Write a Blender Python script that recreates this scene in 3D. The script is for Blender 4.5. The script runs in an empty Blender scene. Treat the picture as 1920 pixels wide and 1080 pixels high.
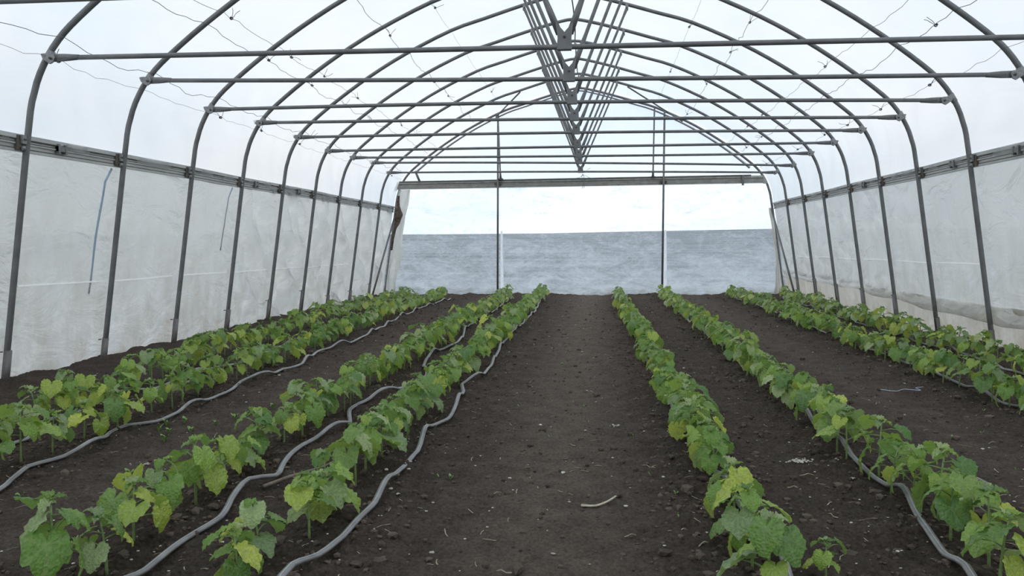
import bpy, bmesh, math, random
import numpy as np
from mathutils import Vector, Matrix, noise

random.seed(7); np.random.seed(7)
S = bpy.context.scene
COL = S.collection

# ------------------------------------------------------------------ camera
EYE = 1.27
YAW, PIT, ROL = 0.1045, 0.0527, -0.0049
cam_d = bpy.data.cameras.new('camera'); cam = bpy.data.objects.new('camera', cam_d); COL.objects.link(cam)
cam_d.sensor_width = 36.0; cam_d.lens = 36.0 * 1500 / 1920; cam_d.clip_end = 2000
cy, sy, cp, sp, cr, sr = math.cos(YAW), math.sin(YAW), math.cos(PIT), math.sin(PIT), math.cos(ROL), math.sin(ROL)
R0 = Vector((cy, sy, 0)); F0 = Vector((-sy*cp, cy*cp, -sp)); U0 = Vector((-sy*sp, cy*sp, cp))
RX = R0*cr + U0*sr; UP = U0*cr - R0*sr
M = Matrix((RX, UP, -F0)).transposed().to_4x4(); M.translation = (0, 0, EYE)
cam.matrix_world = M
S.camera = cam

# ------------------------------------------------------------------ exposure and sky
S.view_settings.view_transform = 'Standard'; S.view_settings.look = 'None'
S.view_settings.gamma = 1; S.view_settings.use_curve_mapping = False
S.view_settings.exposure = 0.14
cyc = S.cycles
cyc.use_denoising = True
cyc.max_bounces = 8; cyc.diffuse_bounces = 4; cyc.glossy_bounces = 2; cyc.transmission_bounces = 5; cyc.transparent_max_bounces = 16
cyc.sample_clamp_indirect = 4.0

W = bpy.data.worlds.new('overcast_sky'); S.world = W; W.use_nodes = True
nt = W.node_tree; nt.nodes.clear()
out = nt.nodes.new('ShaderNodeOutputWorld'); bg = nt.nodes.new('ShaderNodeBackground')
tc = nt.nodes.new('ShaderNodeTexCoord'); mp = nt.nodes.new('ShaderNodeMapping'); mp.inputs['Scale'].default_value = (1, 1, 1.8)
nz = nt.nodes.new('ShaderNodeTexNoise'); nz.inputs['Scale'].default_value = 2.4; nz.inputs['Detail'].default_value = 5; nz.inputs['Roughness'].default_value = 0.5
rp = nt.nodes.new('ShaderNodeValToRGB')
rp.color_ramp.elements[0].position = 0.36; rp.color_ramp.elements[0].color = (0.70, 0.83, 0.96, 1)
rp.color_ramp.elements[1].position = 0.60; rp.color_ramp.elements[1].color = (0.98, 0.99, 1.0, 1)
nt.links.new(tc.outputs['Generated'], mp.inputs['Vector']); nt.links.new(mp.outputs[0], nz.inputs['Vector'])
nt.links.new(nz.outputs['Fac'], rp.inputs[0]); nt.links.new(rp.outputs[0], bg.inputs['Color'])
bg.inputs['Strength'].default_value = 1.30
nt.links.new(bg.outputs[0], out.inputs[0])

# ------------------------------------------------------------------ helpers
def new_mat(name):
    m = bpy.data.materials.new(name); m.use_nodes = True
    n = m.node_tree; n.nodes.clear()
    o = n.nodes.new('ShaderNodeOutputMaterial')
    return m, n, o
def nnode(n, t, **kw):
    x = n.nodes.new(t)
    for k, v in kw.items():
        if k in x.inputs: x.inputs[k].default_value = v
        else: setattr(x, k, v)
    return x
def ramp(n, src, stops):
    r = n.nodes.new('ShaderNodeValToRGB'); e = r.color_ramp.elements
    while len(e) < len(stops): e.new(0.5)
    for i, (p, c) in enumerate(stops):
        e[i].position = p; e[i].color = (*c, 1) if len(c) == 3 else c
    n.links.new(src, r.inputs[0]); return r
def mixc(n, fac, a, b, mode='MIX'):
    m = n.nodes.new('ShaderNodeMix'); m.data_type = 'RGBA'; m.blend_type = mode
    for s, v in ((m.inputs[0], fac), (m.inputs[6], a), (m.inputs[7], b)):
        if hasattr(v, 'is_linked'): n.links.new(v, s)
        elif isinstance(v, (int, float)): s.default_value = v
        else: s.default_value = (*v, 1)
    return m.outputs[2]
def noise_tex(n, vec, scale, detail=4, rough=0.5, dist=0.0):
    t = nnode(n, 'ShaderNodeTexNoise', Scale=scale, Detail=detail, Roughness=rough, Distortion=dist)
    n.links.new(vec, t.inputs['Vector']); return t.outputs['Fac']
def mapping(n, vec, scale=(1, 1, 1), rot=(0, 0, 0)):
    m = n.nodes.new('ShaderNodeMapping'); m.inputs['Scale'].default_value = scale; m.inputs['Rotation'].default_value = rot
    n.links.new(vec, m.inputs['Vector']); return m.outputs[0]

def mat_simple(name, c1, c2, scale=20, rough=0.6, metal=0.0, bump=0.1, detail=4, spec=0.5, stretch=(1, 1, 1)):
    m, n, o = new_mat(name)
    b = nnode(n, 'ShaderNodeBsdfPrincipled', Roughness=rough, Metallic=metal); b.inputs['Specular IOR Level'].default_value = spec
    t = n.nodes.new('ShaderNodeTexCoord'); v = mapping(n, t.outputs['Object'], stretch)
    f = noise_tex(n, v, scale, detail)
    r = ramp(n, f, [(0.3, c1), (0.7, c2)])
    n.links.new(r.outputs[0], b.inputs['Base Color'])
    if bump:
        bp = nnode(n, 'ShaderNodeBump', Strength=bump, Distance=0.01); n.links.new(f, bp.inputs['Height']); n.links.new(bp.outputs[0], b.inputs['Normal'])
    n.links.new(b.outputs[0], o.inputs[0]); return m

def mat_pipe():
    m, n, o = new_mat('galvanised_pipe')
    b = nnode(n, 'ShaderNodeBsdfPrincipled', Roughness=0.5, Metallic=0.35)
    g = n.nodes.new('ShaderNodeNewGeometry')
    f = noise_tex(n, g.outputs['Position'], 6, 6, 0.6)
    r = ramp(n, f, [(0.3, (0.145, 0.15, 0.153)), (0.7, (0.22, 0.225, 0.23))])
    sx = n.nodes.new('ShaderNodeSeparateXYZ'); n.links.new(g.outputs['Position'], sx.inputs[0])
    f2 = noise_tex(n, g.outputs['Position'], 14, 5, 0.65)
    mr = nnode(n, 'ShaderNodeMapRange'); mr.inputs[1].default_value = 0.55; mr.inputs[2].default_value = 0.0; mr.inputs[3].default_value = 0.0; mr.inputs[4].default_value = 0.85
    n.links.new(sx.outputs[2], mr.inputs[0])
    ml = nnode(n, 'ShaderNodeMath', operation='MULTIPLY'); n.links.new(mr.outputs[0], ml.inputs[0]); n.links.new(f2, ml.inputs[1])
    c = mixc(n, ml.outputs[0], r.outputs[0], (0.12, 0.075, 0.05))
    n.links.new(c, b.inputs['Base Color'])
    n.links.new(b.outputs[0], o.inputs[0]); return m

def mat_film(name, T, col=(0.93, 0.95, 0.97), trans=0.72, diff=0.18, gloss=0.06, smear=0.0, dirt=0.0, tcol=(1, 1, 1), bump=0.25, dirt_shade_h=0.5, streak=(1, 1, 1)):
    """Milky polythene: part clear, part scattering; smears and soil splashes in patches, the soil tint also painting shade low down."""
    m, n, o = new_mat(name)
    g = n.nodes.new('ShaderNodeNewGeometry'); P = g.outputs['Position']
    fa = noise_tex(n, mapping(n, P, streak), 1.3, 7, 0.62, 0.4)
    col_s = ramp(n, fa, [(0.3, tuple(c*0.93 for c in col)), (0.7, col)]).outputs[0]
    if dirt:
        sx = n.nodes.new('ShaderNodeSeparateXYZ'); n.links.new(P, sx.inputs[0])
        mr = nnode(n, 'ShaderNodeMapRange'); mr.inputs[1].default_value = dirt_shade_h; mr.inputs[2].default_value = 0.0; mr.inputs[3].default_value = 0.12; mr.inputs[4].default_value = 1.0
        n.links.new(sx.outputs[2], mr.inputs[0])
        fd = noise_tex(n, mapping(n, P, (1.5, 1.5, 0.7)), 2.5, 7, 0.65)
        rd = ramp(n, fd, [(0.40, (0, 0, 0)), (0.68, (1, 1, 1))]).outputs[0]
        mu = nnode(n, 'ShaderNodeMath', operation='MULTIPLY'); n.links.new(mr.outputs[0], mu.inputs[0]); n.links.new(rd, mu.inputs[1])
        mu2 = nnode(n, 'ShaderNodeMath', operation='MULTIPLY'); n.links.new(mu.outputs[0], mu2.inputs[0]); mu2.inputs[1].default_value = dirt
        col_s = mixc(n, mu2.outputs[0], col_s, (0.42, 0.37, 0.28))
    tr = nnode(n, 'ShaderNodeBsdfTransparent', Color=(*tcol, 1))
    tl = n.nodes.new('ShaderNodeBsdfTranslucent'); df = n.nodes.new('ShaderNodeBsdfDiffuse'); gl = nnode(n, 'ShaderNodeBsdfGlossy', Roughness=0.28)
    n.links.new(col_s, tl.inputs['Color']); n.links.new(col_s, df.inputs['Color'])
    if bump:
        fb = noise_tex(n, mapping(n, P, streak), 3.0, 5, 0.55, 0.6)
        bp = nnode(n, 'ShaderNodeBump', Strength=bump, Distance=0.09); n.links.new(fb, bp.inputs['Height'])
        for x in (df, gl, tl): n.links.new(bp.outputs[0], x.inputs['Normal'])
    m1 = nnode(n, 'ShaderNodeMixShader', Fac=diff/(diff+trans)); n.links.new(tl.outputs[0], m1.inputs[1]); n.links.new(df.outputs[0], m1.inputs[2])
    m2 = nnode(n, 'ShaderNodeMixShader', Fac=gloss); n.links.new(m1.outputs[0], m2.inputs[1]); n.links.new(gl.outputs[0], m2.inputs[2])
    m3 = n.nodes.new('ShaderNodeMixShader')      # fac = scattering share
    if smear:
        v1 = noise_tex(n, mapping(n, P, (0.55, 1, 1.5)), 2.0, 10, 0.74, 1.0)
        v2 = noise_tex(n, mapping(n, P, (1.0, 1, 2.2)), 9.0, 5, 0.7, 0.3)
        ad = nnode(n, 'ShaderNodeMath', operation='MULTIPLY_ADD'); n.links.new(v2, ad.inputs[0]); ad.inputs[1].default_value = 0.45; n.links.new(v1, ad.inputs[2])
        r = nnode(n, 'ShaderNodeMapRange'); r.inputs[1].default_value = 0.58; r.inputs[2].default_value = 0.88; r.inputs[3].default_value = 1-T-smear*0.45; r.inputs[4].default_value = 1-T+smear
        sz_ = n.nodes.new('ShaderNodeSeparateXYZ'); n.links.new(P, sz_.inputs[0])
        hm = nnode(n, 'ShaderNodeMapRange'); hm.inputs[1].default_value = 1.9; hm.inputs[2].default_value = 0.1; hm.inputs[3].default_value = -0.16; hm.inputs[4].default_value = 0.07; hm.clamp = True
        n.links.new(sz_.outputs[2], hm.inputs[0])
        a3 = nnode(n, 'ShaderNodeMath', operation='ADD'); n.links.new(ad.outputs[0], a3.inputs[0]); n.links.new(hm.outputs[0], a3.inputs[1])
        n.links.new(a3.outputs[0], r.inputs[0]); n.links.new(r.outputs[0], m3.inputs[0])
    else:
        m3.inputs[0].default_value = 1-T
    n.links.new(tr.outputs[0], m3.inputs[1]); n.links.new(m2.outputs[0], m3.inputs[2])
    n.links.new(m3.outputs[0], o.inputs[0]); return m

def mat_leaf(name, base, vein, yellow):
    m, n, o = new_mat(name)
    a = nnode(n, 'ShaderNodeVertexColor', layer_name='vein')
    oi = n.nodes.new('ShaderNodeObjectInfo'); g = n.nodes.new('ShaderNodeNewGeometry')
    t = n.nodes.new('ShaderNodeTexCoord')
    f = noise_tex(n, t.outputs['Object'], 7, 6, 0.65)
    c = ramp(n, f, [(0.32, tuple(x*0.66 for x in base)), (0.68, tuple(min(1, x*1.36) for x in base))]).outputs[0]
    hs = nnode(n, 'ShaderNodeHueSaturation', Saturation=1.0)
    mr = nnode(n, 'ShaderNodeMapRange'); mr.inputs[3].default_value = 0.478; mr.inputs[4].default_value = 0.522; n.links.new(oi.outputs['Random'], mr.inputs[0]); n.links.new(mr.outputs[0], hs.inputs['Hue'])
    mv = nnode(n, 'ShaderNodeMapRange'); mv.inputs[3].default_value = 1.28; mv.inputs[4].default_value = 0.74; n.links.new(oi.outputs['Random'], mv.inputs[0]); n.links.new(mv.outputs[0], hs.inputs['Value'])
    n.links.new(c, hs.inputs['Color'])
    vf = nnode(n, 'ShaderNodeMath', operation='MULTIPLY'); n.links.new(a.outputs['Color'], vf.inputs[0]); vf.inputs[1].default_value = 0.55
    c2 = mixc(n, vf.outputs[0], hs.outputs[0], vein)
    back = nnode(n, 'ShaderNodeMath', operation='MULTIPLY'); n.links.new(g.outputs['Backfacing'], back.inputs[0]); back.inputs[1].default_value = 0.35
    c3 = mixc(n, back.outputs[0], c2, (0.33, 0.42, 0.22))
    b = nnode(n, 'ShaderNodeBsdfPrincipled', Roughness=0.42); b.inputs['Specular IOR Level'].default_value = 0.6
    n.links.new(c3, b.inputs['Base Color'])
    bp = nnode(n, 'ShaderNodeBump', Strength=0.5, Distance=0.008)
    vo = nnode(n, 'ShaderNodeTexVoronoi', Scale=9.0); n.links.new(t.outputs['Object'], vo.inputs['Vector']); n.links.new(vo.outputs['Distance'], bp.inputs['Height'])
    n.links.new(bp.outputs[0], b.inputs['Normal'])
    tl = n.nodes.new('ShaderNodeBsdfTranslucent'); c4 = mixc(n, 0.5, c3, yellow); n.links.new(c4, tl.inputs['Color'])
    ms = nnode(n, 'ShaderNodeMixShader', Fac=0.36); n.links.new(b.outputs[0], ms.inputs[1]); n.links.new(tl.outputs[0], ms.inputs[2])
    n.links.new(ms.outputs[0], o.inputs[0]); return m

def mat_soil():
    m, n, o = new_mat('dark_soil')
    g = n.nodes.new('ShaderNodeNewGeometry'); P = g.outputs['Position']
    b = nnode(n, 'ShaderNodeBsdfPrincipled', Roughness=0.95); b.inputs['Specular IOR Level'].default_value = 0.15
    f1 = noise_tex(n, P, 5, 8, 0.65); f2 = noise_tex(n, P, 60, 6, 0.7)
    dark = ramp(n, f2, [(0.3, (0.036, 0.028, 0.0225)), (0.7, (0.128, 0.101, 0.081))]).outputs[0]
    dry = ramp(n, f2, [(0.3, (0.112, 0.090, 0.072)), (0.7, (0.265, 0.215, 0.174))]).outputs[0]
    at = nnode(n, 'ShaderNodeVertexColor', layer_name='dry')
    ad = nnode(n, 'ShaderNodeMath', operation='MULTIPLY_ADD'); n.links.new(f1, ad.inputs[0]); ad.inputs[1].default_value = 1.6; ad.inputs[2].default_value = -0.8
    a2 = nnode(n, 'ShaderNodeMath', operation='ADD', use_clamp=True); n.links.new(ad.outputs[0], a2.inputs[0]); n.links.new(at.outputs['Color'], a2.inputs[1])
    c = mixc(n, a2.outputs[0], dark, dry)
    n.links.new(c, b.inputs['Base Color'])
    f3 = noise_tex(n, P, 45, 8, 0.7); bp = nnode(n, 'ShaderNodeBump', Strength=1.0, Distance=0.035); n.links.new(f3, bp.inputs['Height']); n.links.new(bp.outputs[0], b.inputs['Normal'])
    n.links.new(b.outputs[0], o.inputs[0]); return m

MAT = dict(
    pipe=mat_pipe(),
    zinc=mat_simple('bright_zinc', (0.19, 0.195, 0.20), (0.32, 0.33, 0.33), 60, 0.45, 0.3, 0.1),
    alu=mat_simple('aluminium_profile', (0.52, 0.53, 0.53), (0.64, 0.65, 0.64), 12, 0.5, 0.25, 0.05, stretch=(1, 0.3, 1)),
    beam=mat_simple('weathered_profile', (0.34, 0.34, 0.31), (0.50, 0.50, 0.47), 9, 0.55, 0.2, 0.05),
    groove=mat_simple('dark_groove', (0.08, 0.07, 0.06), (0.15, 0.13, 0.11), 15, 0.8),
    wire=mat_simple('thin_wire', (0.10, 0.10, 0.10), (0.2, 0.19, 0.18), 15, 0.6),
    hose=mat_simple('grey_hose', (0.125, 0.125, 0.13), (0.25, 0.25, 0.255), 9, 0.42, 0, 0.2, 6),
    hoserib=mat_simple('hose_seam', (0.30, 0.30, 0.30), (0.40, 0.40, 0.40), 9, 0.5),
    roof=mat_film('roof_film', 0.30, (0.86, 0.88, 0.89), bump=0.25, streak=(0.6, 0.5, 1), gloss=0.08),
    side=mat_film('side_film', 0.02, (0.745, 0.76, 0.745), dirt=0.55, dirt_shade_h=1.9, bump=1.0, gloss=0.13, streak=(1, 0.6, 1)),  # soil splashes, reaching high to paint the wall's dimming towards its foot
    skirt=mat_film('skirt_film', 0.02, (0.64, 0.61, 0.55), dirt=0.9, dirt_shade_h=0.8, bump=0.5),
    end=mat_film('end_film', 0.58, (0.88, 0.95, 1.0), smear=0.42, dirt=0.7, dirt_shade_h=0.22, bump=0.1, gloss=0.02),
    gable=mat_film('gable_film', 0.55, (0.97, 0.99, 1.0), bump=0.1, gloss=0.02),
    flap=mat_film('crumpled_film', 0.05, (0.88, 0.87, 0.82), dirt=0.5, dirt_shade_h=2.2, bump=0.6),
    seam=mat_simple('film_seam', (0.90, 0.90, 0.90), (0.95, 0.95, 0.95), 5, 0.35, bump=0),
    rot=mat_simple('mouldy_film', (0.05, 0.035, 0.025), (0.20, 0.16, 0.12), 14, 0.9),
    strip=mat_film('white_strip', 0.0, (0.97, 0.99, 1.0), trans=0.95, diff=0.05, gloss=0.0, bump=0),
    soil=mat_soil(),
    clod=mat_simple('soil_clod', (0.052, 0.041, 0.033), (0.145, 0.115, 0.093), 8, 0.95, spec=0.1),
    straw=mat_simple('pale_straw', (0.20, 0.165, 0.11), (0.42, 0.36, 0.26), 40, 0.8),
    chip=mat_simple('pale_chip', (0.30, 0.28, 0.24), (0.68, 0.66, 0.60), 3, 0.8, stretch=(3, 3, 3)),
    bark=mat_simple('dry_root', (0.13, 0.10, 0.08), (0.26, 0.21, 0.17), 30, 0.9),
    stick=mat_simple('pale_stick', (0.36, 0.32, 0.24), (0.55, 0.50, 0.38), 40, 0.7),
    blue=mat_simple('blue_strap', (0.34, 0.45, 0.58), (0.42, 0.52, 0.64), 10, 0.6),
    field=mat_simple('far_field', (0.055, 0.068, 0.082), (0.19, 0.215, 0.24), 0.09, 1.0, bump=0, detail=9, stretch=(0.5, 2.5, 1)),  # blue-grey of distance haze painted into the field colour
    stem=mat_simple('plant_stem', (0.17, 0.27, 0.09), (0.30, 0.40, 0.17), 30, 0.5),
    weed=mat_simple('weed_green', (0.13, 0.24, 0.06), (0.22, 0.34, 0.10), 30, 0.6),
    weeddry=mat_simple('weed_dry', (0.16, 0.14, 0.07), (0.30, 0.27, 0.15), 30, 0.8),
    leafA=mat_leaf('leaf_green', (0.215, 0.365, 0.062), (0.32, 0.42, 0.16), (0.42, 0.62, 0.06)),
    leafB=mat_leaf('leaf_deep_green', (0.145, 0.270, 0.055), (0.24, 0.33, 0.16), (0.30, 0.50, 0.06)),
    leafC=mat_leaf('leaf_yellow_green', (0.38, 0.49, 0.075), (0.50, 0.56, 0.22), (0.66, 0.78, 0.08)),
    leafD=mat_leaf('leaf_pale_green', (0.32, 0.43, 0.19), (0.36, 0.44, 0.25), (0.42, 0.58, 0.12)),
)

def mesh_obj(name, verts, faces, mat, parent=None, smooth=True):
    me = bpy.data.meshes.new(name); me.from_pydata([tuple(v) for v in verts], [], faces)
    if smooth: me.polygons.foreach_set('use_smooth', [True]*len(me.polygons))
    me.materials.append(mat); me.update()
    o = bpy.data.objects.new(name, me); COL.objects.link(o)
    if parent: o.parent = parent
    return o
class MB:
    def __init__(s): s.v = []; s.f = []
    def add(s, v, f):
        k = len(s.v); s.v += [tuple(x) for x in v]; s.f += [tuple(i+k for i in q) for q in f]
    def tube(s, pts, r, seg=10, flat=1.0, caps=True, up=Vector((0, 0, 1))):
        pts = [Vector(p) for p in pts]; n = len(pts)
        rr = r if isinstance(r, (list, tuple)) else [r]*n
        V = []; F = []
        prev = None
        for i, p in enumerate(pts):
            d = (pts[min(i+1, n-1)]-pts[max(i-1, 0)]).normalized()
            if prev is None:
                a = up if abs(d.dot(up)) < 0.95 else Vector((1, 0, 0))
                s1 = d.cross(a).normalized()
            else:
                s1 = (prev - d*prev.dot(d)).normalized()
            prev = s1; s2 = s1.cross(d).normalized()
            for k in range(seg):
                t = 2*math.pi*k/seg
                V.append(p + s1*math.cos(t)*rr[i] + s2*math.sin(t)*rr[i]*flat)
        for i in range(n-1):
            for k in range(seg):
                k2 = (k+1) % seg
                F.append((i*seg+k, i*seg+k2, (i+1)*seg+k2, (i+1)*seg+k))
        if caps:
            F.append(tuple(range(seg))[::-1]); F.append(tuple((n-1)*seg+k for k in range(seg)))
        s.add(V, F); return s
    def box(s, c, d, rot=None):
        c = Vector(c); V = []
        for x in (-1, 1):
            for y in (-1, 1):
                for z in (-1, 1):
                    v = Vector((x*d[0]/2, y*d[1]/2, z*d[2]/2))
                    if rot: v = rot @ v
                    V.append(c+v)
        s.add(V, [(0, 1, 3, 2), (4, 6, 7, 5), (0, 4, 5, 1), (2, 3, 7, 6), (0, 2, 6, 4), (1, 5, 7, 3)]); return s
    def prism(s, poly, off):      # poly: list of 3D points, off: thickness vector
        n = len(poly); off = Vector(off); P = [Vector(p) for p in poly]
        V = P + [p+off for p in P]
        F = [tuple(range(n))[::-1], tuple(range(n, 2*n))] + [(i, (i+1) % n, n+(i+1) % n, n+i) for i in range(n)]
        s.add(V, F); return s
    def build(s, name, mat, parent=None, smooth=True):
        o = mesh_obj(name, s.v, s.f, MAT[mat] if isinstance(mat, str) else mat, parent, smooth)
        return o
def sharp(o, deg=40):
    m = o.modifiers.new('bevel', 'BEVEL'); m.width = 0.003; m.segments = 1; m.limit_method = 'ANGLE'
    return o
def tag(o, label=None, cat=None, group=None, kind=None):
    if label: o['label'] = label
    if cat: o['category'] = cat
    if group: o['group'] = group
    if kind: o['kind'] = kind
    return o
def thing(name, loc, label, cat, group=None):
    o = bpy.data.objects.new(name, None); COL.objects.link(o); o.location = loc; o.empty_display_size = 0.1
    tag(o, label, cat, group); return o
def keep(root):
    """children meshes were written in world space: shift them into the thing's own frame"""
    bpy.context.view_layer.update()
def WORD(n): return ['first', 'second', 'third', 'fourth', 'fifth', 'sixth', 'seventh', 'eighth', 'ninth', 'tenth', 'eleventh', 'twelfth', 'thirteenth', 'fourteenth', 'fifteenth', 'sixteenth', 'seventeenth', 'eighteenth', 'nineteenth'][n-1]
def ORD(n):
    if n < 20: return WORD(n)
    tens = {2: 'twenty', 3: 'thirty', 4: 'forty', 5: 'fifty', 6: 'sixty'}[n//10]
    if n % 10 == 0: return {2: 'twentieth', 3: 'thirtieth', 4: 'fortieth', 5: 'fiftieth', 6: 'sixtieth'}[n//10]
    return tens + '-' + WORD(n % 10)

# numpy value noise
def vnoise(x, y, seed):
    rs = np.random.RandomState(seed); T = rs.rand(256, 256)
    xi = np.floor(x).astype(int); yi = np.floor(y).astype(int); fx = x-xi; fy = y-yi
    fx = fx*fx*(3-2*fx); fy = fy*fy*(3-2*fy)
    g = lambda a, b: T[a % 256, b % 256]
    return (g(xi, yi)*(1-fx)+g(xi+1, yi)*fx)*(1-fy)+(g(xi, yi+1)*(1-fx)+g(xi+1, yi+1)*fx)*fy
def fbm(x, y, f, oc, seed, gain=0.5):
    s = 0; a = 1; t = 0
    for i in range(oc):
        s = s+a*vnoise(x*f+i*17.3, y*f+i*9.1, seed+i); t += a; a *= gain; f *= 2.03
    return s/t

# ------------------------------------------------------------------ layout
CX = -0.42                       # tunnel axis
SP = 1.5                         # hoop spacing
def HY(n): return 6.882+(n-1)*SP
YEND = HY(10)
ROWX = [-3.93, -3.30, -1.93, -1.25, 0.62, 1.46, 3.12, 3.88]   # the eight plant rows

def gz(x, y):
    """soil height"""
    x = np.asarray(x, float); y = np.asarray(y, float)
    d = np.min([np.abs(x-r) for r in ROWX], axis=0)
    near = np.exp(-(d/0.28)**2)                       # cultivated strip beside the rows
    path = np.exp(-((x+0.28)/0.42)**2)
    z = 0.035*near*0.6 + 0.045*(fbm(x, y, 0.9, 3, 11)-0.5)
    rough = 0.38+0.62*near*(1-path)
    l = fbm(x, y, 5.5, 4, 31, 0.55); z = z + rough*0.115*(l-0.5)
    l2 = fbm(x, y, 24, 3, 51, 0.6); z = z + (0.3+0.7*rough)*0.042*(np.abs(l2-0.5)*-2+0.25)
    edge = np.clip((np.abs(x-CX)-4.72)/0.35, 0, 1); z = z+edge*0.07*fbm(x, y, 3, 3, 71)*1.6
    back = np.clip((y-YEND+0.35)/0.3, 0, 1); z = z+back*0.05*fbm(x, y, 3, 3, 77)
    return z
def gzf(x, y): return float(gz(np.array([x]), np.array([y]))[0])

def build_floor():
    xs = np.linspace(-5.75, 4.95, 760)
    t = np.linspace(0, 1, 640); ys = 2.0*(20.6/2.0)**t
    ys = np.concatenate([np.linspace(-4, 1.95, 30), ys])
    X, Y = np.meshgrid(xs, ys); Z = gz(X.ravel(), Y.ravel()); nx, ny = len(xs), len(ys)
    co = np.stack([X.ravel(), Y.ravel(), Z], 1)
    i = np.arange((ny-1)*(nx-1)); r = i//(nx-1); c = i % (nx-1); a = r*nx+c
    F = np.stack([a, a+1, a+nx+1, a+nx], 1)
    me = bpy.data.meshes.new('floor'); me.vertices.add(len(co)); me.vertices.foreach_set('co', co.ravel().astype(np.float32))
    me.loops.add(F.size); me.loops.foreach_set('vertex_index', F.ravel().astype(np.int32))
    me.polygons.add(len(F)); me.polygons.foreach_set('loop_start', np.arange(0, F.size, 4, dtype=np.int32))
    me.polygons.foreach_set('use_smooth', np.ones(len(F), bool)); me.update(); me.validate()
    ca = me.color_attributes.new('dry', 'FLOAT_COLOR', 'POINT')
    x = co[:, 0]; d = np.min([np.abs(x-r) for r in ROWX], axis=0)
    dry = 0.62*np.exp(-((x+0.22)/0.42)**2)+0.30*np.exp(-((x-2.3)/0.35)**2)+0.28*np.exp(-((x+2.6)/0.3)**2)+0.03
    col = np.stack([dry, dry, dry, np.ones_like(dry)], 1).astype(np.float32); ca.data.foreach_set('color', col.ravel())
    me.materials.append(MAT['soil'])
    o = bpy.data.objects.new('floor', me); COL.objects.link(o); tag(o, kind='structure')
build_floor()

# outside land: a dark field that rises to a low ridge
def build_field():
    V = []; F = []
    ang = np.linspace(0, 2*math.pi, 181); rad = [5.0, 12, 30, 60, 100, 150, 210, 300, 600]
    hs = [-0.12, -0.2, -0.3, 0.1, 1.2, 2.9, 4.9, 6.2, 6.5]
    c = (CX, 8.0)
    for i, r in enumerate(rad):
        for a in ang[:-1]:
            rx = r*(1.0 if i else 1.2); ry = r*(1.0 if i else 2.6)
            if i == 0: rx, ry = 5.0, 12.4
            h = hs[i]*(1+0.12*math.sin(a*3+1)+0.08*math.sin(a*7))
            V.append((c[0]+rx*math.cos(a), c[1]+(ry if i == 0 else max(r, 13))*math.sin(a), h))
    n = 180
    for i in range(len(rad)-1):
        for k in range(n): F.append((i*n+k, i*n+(k+1) % n, (i+1)*n+(k+1) % n, (i+1)*n+k))
    return V, F
V = []; F = []
gx = np.concatenate([np.linspace(-400, -12, 14), np.linspace(-10, 10, 9), np.linspace(12, 400, 14)])
gy = np.concatenate([np.linspace(-300, -10, 10), np.linspace(-6, 40, 14), np.linspace(50, 420, 24)])
for y in gy:
    for x in gx:
        r = math.hypot(x-CX, y-6)
        h = -0.16 + 4.6*max(0, min(1, (r-45)/150))**1.5*(1+0.10*math.sin(x*0.013+0.6)+0.05*math.sin(x*0.05))
        V.append((x, y, h))
nx = len(gx)
for j in range(len(gy)-1):
    for i in range(nx-1): a = j*nx+i; F.append((a, a+1, a+nx+1, a+nx))
fld = mesh_obj('ground_outside', V, F, MAT['field']); tag(fld, kind='structure')

# ------------------------------------------------------------------ hoop profile (x from the axis, z)
E0 = EYE
PROF = [(5.09, -1.42), (4.75, 0.955), (4.665, 1.40), (4.56, 1.66), (4.41, 1.88), (4.20, 2.08), (3.76, 2.42), (3.25, 2.765), (2.65, 3.11), (1.90, 3.46), (1.36, 3.63), (0.80, 3.80), (0.32, 3.93), (0.0, 3.985)]
def smooth_prof(P, sub=3):
    pts = [Vector((a, b)) for a, b in P]; full = pts + [Vector((-p.x, p.y)) for p in pts[-2::-1]]
    res = [full[0]]
    for i in range(1, len(full)-2):
        p0, p1, p2, p3 = full[i-1], full[i], full[i+1], full[i+2]
        if i == 1: res.append(p1)
        for k in range(1, sub+1):
            t = k/sub
            q = 0.5*((2*p1)+(-p0+p2)*t+(2*p0-5*p1+4*p2-p3)*t*t+(-p0+3*p1-3*p2+p3)*t**3)
            res.append(q)
    res.append(full[-1]); return res
ARC = smooth_prof(PROF)      # from right foot over the ridge to left foot
ARC[1:1] = [ARC[0].lerp(ARC[1], t) for t in (0.25, 0.5, 0.75)]
ARC[-1:-1] = [ARC[-2].lerp(ARC[-1], t) for t in (0.25, 0.5, 0.75)]
def arc_z(xx):
    """height of the hoop at |x| from axis (upper part)"""
    xx = abs(xx)
    P = [p for p in ARC if p.x >= -1e-6 and p.y > 0.9]
    for a, b in zip(P[:-1], P[1:]):
        if b.x <= xx <= a.x: return a.y+(b.y-a.y)*(a.x-xx)/max(1e-6, a.x-b.x)
    return P[0].y
def arc_x(z):
    P = [p for p in ARC if p.x >= 0]
    for a, b in zip(P[:-1], P[1:]):
        if min(a.y, b.y) <= z <= max(a.y, b.y): return a.x+(b.x-a.x)*(z-a.y)/(b.y-a.y+1e-9)
    return P[0].x

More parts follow.
